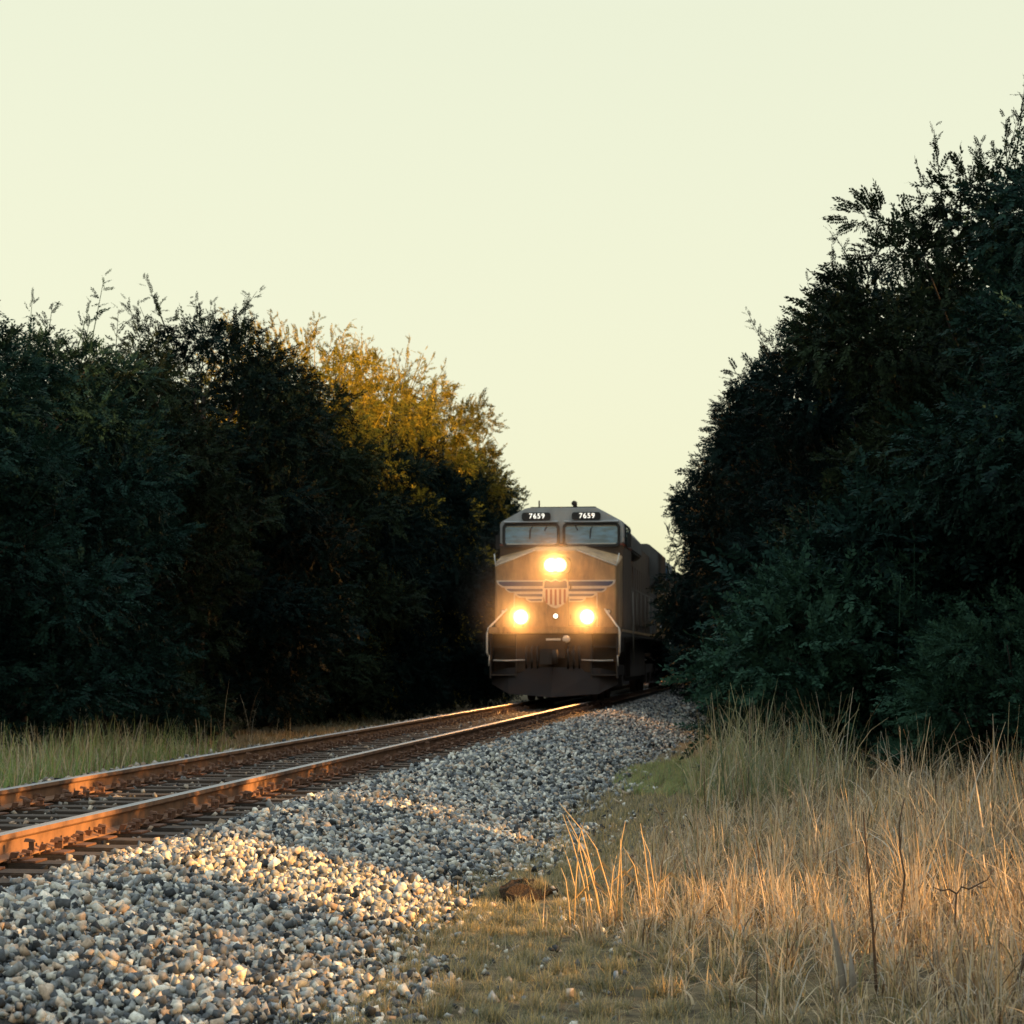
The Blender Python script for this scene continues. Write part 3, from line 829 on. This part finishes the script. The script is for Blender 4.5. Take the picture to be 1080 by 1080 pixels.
gl, gr_ = 'trees along the left of the track', 'trees along the right of the track'
L_ = [
 # x, y, H, var, rz, width, mat, label
 (-12.2, 27.5, 6.9, 0, .3, 1.15, 'leaf', 'dark leafy tree cut off by the left edge of the photo'),
 (-12.0, 32.0, 7.2, 2, 1.9, 1.05, 'leaf', 'dark tree rising straight behind the left patch of tall grass'),
 (-12.2, 36.5, 7.4, 1, 3.1, 1.05, 'leafo', 'dark tree with thin upright twigs, second back from the left edge'),
 (-12.0, 42.3, 8.9, 3, .8, 1.05, 'leaf2', 'tall dark tree whose domed top stands highest on the left'),
 (-12.0, 48.0, 8.7, 0, 2.2, 1.0, 'leafo', 'dark tree between the highest left dome and the golden treetops'),
 (-12.3, 53.0, 10.2, 5, 4.0, .95, 'leafg', 'golden sunlit treetop nearest the dark dome on the left'),
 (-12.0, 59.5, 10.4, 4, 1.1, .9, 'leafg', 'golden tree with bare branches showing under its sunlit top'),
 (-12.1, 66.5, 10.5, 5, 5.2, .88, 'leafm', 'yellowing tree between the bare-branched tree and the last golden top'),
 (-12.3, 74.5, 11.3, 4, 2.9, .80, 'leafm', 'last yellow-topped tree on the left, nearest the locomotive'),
 (-12.4, 87.0, 8.4, 1, .5, .60, 'leaf2', 'small dark tree peeping just left of the locomotive roof'),
 (-10.4, 51.0, 7.2, 2, 1.5, .85, 'leaf2', 'low dark tree at the foot of the golden tree nearest the dark dome'),
 (-10.2, 57.5, 7.7, 1, 4.5, .85, 'leaf2', 'low dark tree below the bare-branched golden tree'),
 (-10.3, 64.5, 7.9, 0, 2.5, .80, 'leaf2', 'low dark tree below the yellowing middle treetop on the left'),
 (-10.5, 72.0, 8.4, 3, .2, .76, 'leaf2', 'low dark tree just left of the locomotive cab'),
]
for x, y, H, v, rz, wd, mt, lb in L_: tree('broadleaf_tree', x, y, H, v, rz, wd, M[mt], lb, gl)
R_ = [
 (4.75, 23.6, 8.3, 2, .4, 1.0, 'leaf', 'tallest dark tree, cut off by the right edge of the photo'),
 (3.3, 29.0, 8.7, 0, 2.6, .95, 'leafo', 'dark tree with ragged crown just left of the tallest right one'),
 (1.9, 34.5, 8.2, 3, 4.4, .95, 'leaf2', 'dark tree with a loose twiggy branch against the sky, mid slope of the right row'),
 (.7, 41.0, 8.0, 1, 1.2, .92, 'leaf2', 'dark tree halfway down the right treeline above the green shrubs'),
 (0, 48.0, 8.0, 2, 3.5, .78, 'leaf2', 'dark tree low in the right treeline before the train'),
 (-.5, 55.0, 7.5, 0, 5.6, .80, 'leaf2', 'dark tree whose branches hang beside the locomotive'),
 (-1.15, 63.0, 7.2, 3, .9, .78, 'leaf2', 'last small dark tree at the lower end of the right treeline'),
]
for x, y, H, v, rz, wd, mt, lb in R_: tree('broadleaf_tree', x, y, H, v, rz, wd, M[mt], lb, gr_)
# woods behind the two rows
for i, (x, y, H) in enumerate([(-16, 31, 6.4), (-16.5, 38, 7), (-16.5, 46, 7.8), (-16, 55, 8.4), (-16.5, 64, 8.8), (-16, 74, 9.4), (-15, 84, 10), (-17, 96, 9)]):
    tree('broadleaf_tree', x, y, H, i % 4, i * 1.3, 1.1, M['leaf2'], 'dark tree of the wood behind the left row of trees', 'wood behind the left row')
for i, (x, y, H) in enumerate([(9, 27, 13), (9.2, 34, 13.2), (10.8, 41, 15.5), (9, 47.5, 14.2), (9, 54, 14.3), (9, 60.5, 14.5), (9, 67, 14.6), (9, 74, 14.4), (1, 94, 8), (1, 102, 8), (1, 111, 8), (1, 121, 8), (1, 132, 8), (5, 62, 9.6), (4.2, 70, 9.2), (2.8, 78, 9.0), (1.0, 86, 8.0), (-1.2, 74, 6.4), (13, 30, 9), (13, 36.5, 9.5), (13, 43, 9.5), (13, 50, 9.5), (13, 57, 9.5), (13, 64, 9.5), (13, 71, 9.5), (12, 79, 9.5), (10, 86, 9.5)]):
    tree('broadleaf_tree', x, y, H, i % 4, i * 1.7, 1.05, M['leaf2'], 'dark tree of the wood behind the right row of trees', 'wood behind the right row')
# unseen hedgerow right of the camera, spaced so its shade leaves sun bands
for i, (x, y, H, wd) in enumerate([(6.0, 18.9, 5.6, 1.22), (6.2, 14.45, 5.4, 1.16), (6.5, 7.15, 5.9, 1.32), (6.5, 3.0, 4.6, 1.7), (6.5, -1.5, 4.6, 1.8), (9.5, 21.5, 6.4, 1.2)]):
    tree('broadleaf_tree', x, y, H, 6 if y == 7.25 else i % 4, i * 2.1, wd, M['leaf2'], 'dense dark tree of the unseen hedgerow on the right, spaced to shape the shade', 'hedgerow right of the camera')

def shrub(x, y, h, rz, me, mat, label, w=1.0):
    s = h / 2.4
    t = empty('shrub', (x, y, float(ground_z(x, y)) - .03), rz, (s*w, s*w, s))
    tag(t, label, 'shrub', 'unseen undergrowth added on the right' if 'undergrowth' in label else 'green shrubs before the right treeline')
    c = link('foliage', me, t); c.material_slots[0].link = 'OBJECT'; c.material_slots[0].material = mat
    link('stem', shrub_tr, t)
shrub(.95, 25.5, 2.6, .4, shrub_me, M['shrub'], 'lighter green shrub with ferny sprays, largest of those above the dry grass')
shrub(2.6, 22.6, 2.0, 1.9, shrub_me2, M['shrub'], 'low green shrub at the right edge behind the dry grass')
shrub(1.15, 29.0, 2.1, 3.3, shrub_me2, M['leaf'], 'dark green shrub at the left end of the shrubs, beside the gravel')
shrub(2.0, 26.5, 3.6, 5.0, shrub_me, M['leaf'], 'tall dark green shrub standing against the right treeline')
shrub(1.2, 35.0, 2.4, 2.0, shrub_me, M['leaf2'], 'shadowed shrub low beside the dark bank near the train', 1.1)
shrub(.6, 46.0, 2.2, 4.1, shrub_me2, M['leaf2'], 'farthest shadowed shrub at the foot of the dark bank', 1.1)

for i, (x, y) in enumerate([(3.9, q) for q in (49, 54, 59, 64, 69, 74, 79)] + [(1.7, 51.5), (1.3, 58.7), (.9, 66.5), (.4, 71.5), (-.6, 79), (-.9, 69)]):  # hidden undergrowth, added to block sun reaching the rails under the train
    shrub(x, y, 3.3, i * 1.1, shrub_me if i % 2 else shrub_me2, M['leaf2'], 'unseen undergrowth shrub added behind the right treeline to stop sun leaks', 1.2)

# ------------------------------------------------------------------ grasses
def ribbons(base, h, az, lean, curl, width, cols, seg=4, kink=None, tipcol=None):
    n = len(base); t = np.linspace(0, 1, seg + 1)[None, :]
    dx, dy = np.cos(az)[:, None], np.sin(az)[:, None]
    hh = h[:, None]
    out = hh * (lean[:, None] * t + curl[:, None] * t ** 2.6)
    up = hh * (t * np.sqrt(np.clip(1 - lean[:, None] ** 2, .1, 1)) - .55 * curl[:, None] * t ** 3)
    if kink is not None:                   # snapped stems fold over above the break
        kt, ka = kink; kt = kt[:, None]
        over = np.clip(t - kt, 0, 1); under = np.minimum(t, kt)
        up = hh * under - hh * over * np.sin(ka)[:, None]
        out = hh * lean[:, None] * under + hh * over * np.cos(ka)[:, None]
    c = np.stack([base[:, 0:1] + dx * out, base[:, 1:2] + dy * out, base[:, 2:3] + up], -1)
    fa = az + rng.uniform(.8, 2.3, n)
    wv = np.stack([np.cos(fa), np.sin(fa), np.zeros(n)], -1)[:, None, :]
    wd = (width[:, None] * (1 - .75 * t ** 1.6))[..., None]
    v = np.stack([c - wv * wd * .5, c + wv * wd * .5], 2).reshape(-1, 3)
    m = 2 * (seg + 1)
    q = np.array([(2*k, 2*k+1, 2*k+3, 2*k+2) for k in range(seg)])
    f = (q[None] + (np.arange(n) * m)[:, None, None]).reshape(-1, 4)
    cc = np.repeat(cols[:, None, :], m, axis=1)
    if tipcol is not None:
        tt = np.repeat(t[0], 2)[None, :, None]
        cc = cc * (1 - tt * .5) + tipcol[:, None, :] * tt * .5
    return v, f, cc.reshape(-1, 3)

def join(parts):
    V, F, C = [], [], []; b = 0
    for v, f, c in parts:
        V.append(v); F.append(f + b); C.append(c); b += len(v)
    return np.concatenate(V), np.concatenate(F), np.concatenate(C)

STRAW = np.array([(.66, .52, .32), (.74, .62, .42), (.54, .39, .22), (.56, .51, .42), (.34, .23, .13), (.68, .49, .24), (.46, .44, .38), (.16, .11, .07), (.08, .055, .035), (.76, .60, .42)])
GREEN = np.array([(.10, .15, .07), (.14, .17, .07), (.07, .12, .07), (.17, .17, .08)])
def pick(pal, n, jit=.18): return pal[rng.integers(0, len(pal), n)] * rng.uniform(1 - jit, 1 + jit, (n, 1))

def grass_patch(n, region, hmin, hmax, wmin, wmax, green=.0, leanmax=.25, curlmax=.35, seg=4, kinked=0.0, pal=STRAW, gpal=GREEN, hscale=None):
    x0, x1, y0, y1, keep = region
    x = rng.uniform(x0, x1, n); y = rng.uniform(y0, y1, n)
    k = keep(x, y); x, y = x[k], y[k]; n = len(x)
    # tussocks: pull stems towards clump centres
    gx, gy = np.round(x / .26), np.round(y / .26)
    cx = (gx + .35 * np.sin(gx * 12.9 + gy * 78.2)) * .26; cy = (gy + .35 * np.sin(gx * 39.3 + gy * 11.1)) * .26
    pull = rng.uniform(.1, .9, n); x = x + (cx - x) * pull; y = y + (cy - y) * pull
    hs = .8 + .3 * np.sin(gx * 7.3 + gy * 3.1)
    h = rng.uniform(hmin, hmax, n) * hs
    if hscale is not None: h = h * hscale(x, y)
    b = np.stack([x, y, ground_z(x, y) - .01], -1)
    c = pick(pal, n); isg = rng.random(n) < green; c[isg] = pick(gpal, isg.sum())
    az = rng.uniform(0, 2*math.pi, n)
    kk = rng.random(n) < kinked; parts = []
    for mask, kn in ((~kk, False), (kk, True)):
        m = mask.sum()
        if not m: continue
        kink = (rng.uniform(.35, .8, m), rng.uniform(-.5, 1.1, m)) if kn else None
        parts.append(ribbons(b[mask], h[mask], az[mask], rng.uniform(0, leanmax, m) , rng.uniform(0, 1, m) ** 2 * curlmax, rng.uniform(wmin, wmax, m), c[mask], seg if not kn else 6, kink, tipcol=pick(pal, m)))
    return join(parts)

def edge_r(y): return .114 * y + .15
def reed_left(y): return np.where(y < 11.6, -1.15 + (11.6 - y) * .42, -1.2 + .035 * (y - 11.6)) + .16 * np.sin(y * 3.1)
k_reed = lambda x, y: (x > reed_left(y)) & (x < edge_r(y) + 1.3)
k_near = lambda x, y: k_reed(x, y) & (rng.random(len(x)) < np.clip((x - reed_left(y)) / .35, .12, 1))
ramp = lambda x, y: np.clip(np.where(y < 12, .27 + (x - reed_left(y)) / 3.0 * .75, .36 + (x - reed_left(y)) / 2.3 * .7), .27, 1.08) * (.82 + .26 * np.sin(x * 5.1 + y * 2.3) * np.sin(y * 3.7 - x * 1.9))
parts = [
    grass_patch(19000, (-1.6, 4.2, 7.8, 15.5, k_near), .40, .92, .004, .009, .05, .30, .55, 6, .42, hscale=ramp),
    grass_patch(6500, (-1.6, 4.2, 7.8, 15.5, k_near), .35, .80, .005, .013, .04, .8, .9, 5, .40, hscale=ramp),
    grass_patch(2600, (-1.3, 4.2, 7.8, 15.5, k_near), .45, .95, .010, .020, .07, .35, 1.3, 8, .25, hscale=ramp),
    grass_patch(17000, (-1.6, 5.0, 15.5, 24.5, k_near), .45, 1.0, .005, .010, .14, .32, .8, 6, .42, hscale=ramp),
    grass_patch(6000, (-1.6, 5.0, 15.5, 24.5, k_near), .45, 1.0, .006, .013, .14, .8, 1.2, 6, .3, hscale=ramp),
    grass_patch(2600, (-1.2, 5.0, 15.5, 24.5, k_near), .5, 1.05, .012, .022, .25, .3, 1.5, 8, .2, hscale=ramp),
    grass_patch(22000, (-1.4, 4.5, 7.8, 24.0, k_reed), .10, .38, .004, .010, .10, .7, .8, 3, .2),     # dead leaves low down
    grass_patch(2300, (-.8, .7, 20.0, 26.0, k_reed), .6, 1.25, .006, .014, .75, .3, .7, 5, .1, gpal=GREEN * 1.5),
]
v, f, c = join(parts)
tag(big_mesh('dry_grass', v, f, M['straw'], c), 'tall straw-coloured dry grass and reeds filling the right foreground', 'grass', kind='stuff')

SHORT = np.array([(.56, .43, .20), (.70, .53, .24), (.26, .23, .14), (.42, .38, .30), (.30, .28, .22)])
k_short = lambda x, y: (x > -2.25 + .16*np.sin(y*.8 + .5) + .1*np.sin(y*2.1)) & (x < reed_left(y) + 1.0) & (rng.random(len(x)) < np.clip((x + 2.3) / .5, 0, 1))
gp = np.array([(.15, .18, .10), (.20, .21, .11)])
v, f, c = join([
    grass_patch(150000, (-2.4, .9, 7.8, 16, k_short), .03, .13, .0025, .006, .45, .7, .8, 3, 0, SHORT, gp),
    grass_patch(50000, (-2.4, .2, 16, 34, k_short), .05, .15, .004, .008, .4, .6, .8, 3, 0, SHORT, gp),
])
tag(big_mesh('short_grass', v, f, M['straw'], c), 'short dull turf between the gravel slope and the tall dry grass', 'grass', kind='stuff')
k_patch = lambda x, y: ((x + 1.25) / .85) ** 2 + ((y - 27.5) / 4.0) ** 2 < 1 + .25 * np.sin(x * 9) * np.sin(y * 2)
v, f, c = grass_patch(30000, (-2.3, -.2, 23, 32, k_patch), .06, .16, .005, .010, 1.0, .5, .7, 3, 0, SHORT, np.array([(.30, .46, .17), (.38, .50, .20), (.23, .36, .13)]))
tag(big_mesh('green_turf', v, f, M['straw'], c), 'bright green turf patch beside the gravel near the shrubs', 'grass', kind='stuff')
k_left = lambda x, y: rng.random(len(x)) < np.clip((32.5 - y) / 4, 0, 1)
v, f, c = join([grass_patch(20000, (-11.5, -8.3, 19, 37, k_left), .25, .78, .006, .013, .62, .35, .7, 4, .15, STRAW, GREEN * np.array([1.6, 2.2, 1.1])),
                grass_patch(9000, (-10.5, -8.2, 30, 62, lambda x, y: x > -99), .05, .22, .006, .012, .8, .5, .6, 3, 0, STRAW, GREEN * .7),
                grass_patch(30, (-10.5, -8.5, 32, 38, lambda x, y: x > -99), .6, 1.3, .006, .011, .1, .2, .3, 4, .1)])
tag(big_mesh('verge_grass', v, f, M['straw'], c), 'tall green and straw grass beyond the far rail on the left', 'grass', kind='stuff')

# single plants that stand out
def stalk_clump(name, label, x, y, stems, mat, group=None):
    parts = []
    e = empty(name, (x, y, float(ground_z(x, y)) - .02)); tag(e, label, 'weed', group)
    return e
cl = MB()
rr = random.Random(5)
for k in range(16):
    bx, by = rr.gauss(0, .12), rr.gauss(0, .08); h = rr.uniform(.35, .80); lx = rr.uniform(-.30, .10)
    pts = [(bx, by, 0), (bx + lx*h*.25, by, h*.4), (bx + lx*h*.6, by + rr.uniform(-.02, .02), h*.75), (bx + lx*h*rr.uniform(.9, 1.5), by + rr.uniform(-.05, .05), h*rr.uniform(.92, 1.0))]
    cl.tube(pts, [.0055, .005, .0035, .0015], 5)
    if rr.random() < .6:
        p = pts[1]; cl.add([p, (p[0] + .10, p[1], p[2] + .10), (p[0] + .17, p[1], p[2] + .02), (p[0] + .09, p[1] + .01, p[2] + .08)], [(0, 1, 2, 3)])
M['pale'] = painted('straw_stem', (.55, .40, .21), (.42, .29, .15), .7, .8, 20, streak=False)
M['darkstem'] = painted('dark_stem', (.07, .045, .03), (.12, .08, .05), .8, .8, 20, streak=False)
M['greywood'] = painted('grey_wood', (.26, .23, .19), (.15, .13, .11), .85, .8, 20)
o = cl.build('reed_clump', M['pale']); o.location = (-1.05, 12.2, float(ground_z(-1.05, 12.2)) - .02)
tag(o, 'pale leaning reed stalks standing alone at the edge of the turf', 'reeds')

def dark_weed(x, y, h, lean, label, rz):
    mb = MB(); n = 6
    pts = [(lean*h*(k/n)**1.3, .02*math.sin(k*1.7), h*k/n) for k in range(n + 1)]
    mb.tube(pts, [.009*(1 - .6*k/n) for k in range(n + 1)], 6)
    for k in (2, 4): mb.tube([pts[k], (pts[k][0] + .02, pts[k][1], pts[k][2] + .09)], [.004, .002], 5)
    o = mb.build('weed_stalk', M['darkstem']); o.location = (x, y, float(ground_z(x, y)) - .02); o.rotation_euler = (0, 0, rz)
    tag(o, label, 'weed', 'dark weed stalks in the dry grass')
dark_weed(.42, 9.6, .86, -.06, 'tallest dark weed stalk in the dry grass, left of the others', 0)
dark_weed(.62, 11.2, .80, .03, 'dark upright weed stalk in the middle of the lit dry grass', 1.0)
dark_weed(.95, 9.2, .62, .35, 'dark weed stalk leaning right near the bottom right corner', .1)
st = MB(); st.tube([(0, 0, 0), (-.02, 0, .18), (-.05, .01, .36), (-.06, .01, .40)], [.018, .016, .011, .004], 7)
st.tube([(.03, 0, 0), (.03, .0, .15), (.02, 0, .26)], [.02, .018, .005], 6)
o = st.build('dead_stump', M['greywood']); o.location = (.28, 9.5, float(ground_z(.28, 9.5)) - .02)
tag(o, 'weathered grey broken stump among the reeds at the lower right', 'stump')
mb = MB()
rr = random.Random(21); z = .50
mb.tube([(.05, .02, -z), (.03, .01, -.30), (-.01, 0, -.12), (0, 0, 0), (.03, .01, .03), (.06, .0, .02), (.10, .01, .035), (.15, 0, .06), (.19, .01, .11)], [.006, .006, .005, .005, .0045, .0045, .004, .003, .002], 6)
mb.tube([(0, 0, 0), (-.03, .01, .02), (-.07, .0, .015), (-.11, .01, .03)], [.005, .004, .0035, .002], 5)
mb.tube([(.10, .01, .035), (.13, .03, .02), (.17, .03, .025)], [.003, .0025, .0015], 5)
o = mb.build('dead_twig', M['darkstem']); o.location = (.80, 9.9, z - .03); o.rotation_euler = (0, 0, .3)
tag(o, 'crooked dead twig above the weeds near the right edge', 'twig')
# a clod of bare earth at the toe of the gravel
cm = MB(); rr = random.Random(9); n = 16
rings = []
for q in range(6):
    a = q / 5 * math.pi / 2; rad = math.cos(a)
    rings.append([((.20 * rad * (1 + .25*math.sin(3*t + q)) + rr.uniform(-.025, .025)) * math.cos(t), (.24 * rad + .02) * math.sin(t), -.05 + .10 * math.sin(a) + rr.uniform(-.025, .025)) for t in [2*math.pi*k/n for k in range(n)]])
cm.loft(rings, 0, True, False)
o = cm.build('earth_mound', M['clod']); o.location = (-1.62, 13.3, .09); tag(o, 'small brown earth mound between gravel slope and turf', 'mound')

# ------------------------------------------------------------------ light, sky, camera
w = bpy.data.worlds.new('World'); scene.world = w; w.use_nodes = True
nt = w.node_tree; bg = nt.nodes['Background']
sky = N(nt, 'ShaderNodeTexSky', sky_type='NISHITA'); sky.sun_disc = False
sky.sun_elevation = SUN_EL; sky.sun_rotation = SUN_AZ
sky.air_density = 1.6; sky.dust_density = 2.0; sky.ozone_density = .6
# soft shoulder, c / (c + B), so that the bright evening sky keeps its cream colour instead of clipping
ad = N(nt, 'ShaderNodeVectorMath', operation='ADD'); ad.inputs[1].default_value = (SKY_B,) * 3
dv = N(nt, 'ShaderNodeVectorMath', operation='DIVIDE')
ti = N(nt, 'ShaderNodeVectorMath', operation='MULTIPLY'); ti.inputs[1].default_value = SKY_TINT
nt.links.new(sky.outputs[0], ad.inputs[0]); nt.links.new(sky.outputs[0], dv.inputs[0]); nt.links.new(ad.outputs[0], dv.inputs[1])
stc = N(nt, 'ShaderNodeTexCoord'); sxyz = N(nt, 'ShaderNodeSeparateXYZ'); nt.links.new(stc.outputs['Generated'], sxyz.inputs[0])
smr = N(nt, 'ShaderNodeMapRange'); smr.inputs[1].default_value = .30; smr.inputs[2].default_value = .75; nt.links.new(sxyz.outputs['Z'], smr.inputs[0])
smx = N(nt, 'ShaderNodeMix', data_type='RGBA'); smx.clamp_factor = True
smx.inputs[6].default_value = (*SKY_TINT, 1); smx.inputs[7].default_value = (3.35, 3.6, 3.75, 1)      # warm low sky, blue overhead
nt.links.new(smr.outputs[0], smx.inputs[0]); nt.links.new(smx.outputs[2], ti.inputs[1])
nt.links.new(dv.outputs[0], ti.inputs[0]); nt.links.new(ti.outputs[0], bg.inputs[0]); bg.inputs[1].default_value = .15

sd = bpy.data.lights.new('sun', 'SUN'); sd.energy = 5.0; sd.color = (1.0, .51, .155); sd.angle = R(.5)
so = bpy.data.objects.new('sun', sd); col.objects.link(so)
d = Vector((math.sin(SUN_AZ) * math.cos(SUN_EL), math.cos(SUN_AZ) * math.cos(SUN_EL), math.sin(SUN_EL)))
so.rotation_euler = d.to_track_quat('Z', 'Y').to_euler(); so.location = (20, 0, 20)

cd = bpy.data.cameras.new('camera'); cam = bpy.data.objects.new('camera', cd); col.objects.link(cam)
FPX = 2200.0
cd.sensor_width = 36; cd.lens = 36 * FPX / 1080; cd.clip_end = 4000
pitch = math.atan((695 - 540) / FPX); yaw = math.atan(282 * math.cos(pitch) / FPX)
cam.location = (0, 0, CAM_Z); cam.rotation_euler = (R(90) + pitch, 0, yaw)
cd.dof.use_dof = True; cd.dof.focus_distance = 14.0; cd.dof.aperture_fstop = 6.3
scene.camera = cam

scene.view_settings.view_transform = 'Standard'; scene.view_settings.look = 'None'
scene.view_settings.gamma = 1.0; scene.view_settings.exposure = 1.3
scene.cycles.max_bounces = 8; scene.cycles.diffuse_bounces = 4; scene.cycles.glossy_bounces = 3; scene.cycles.transparent_max_bounces = 8
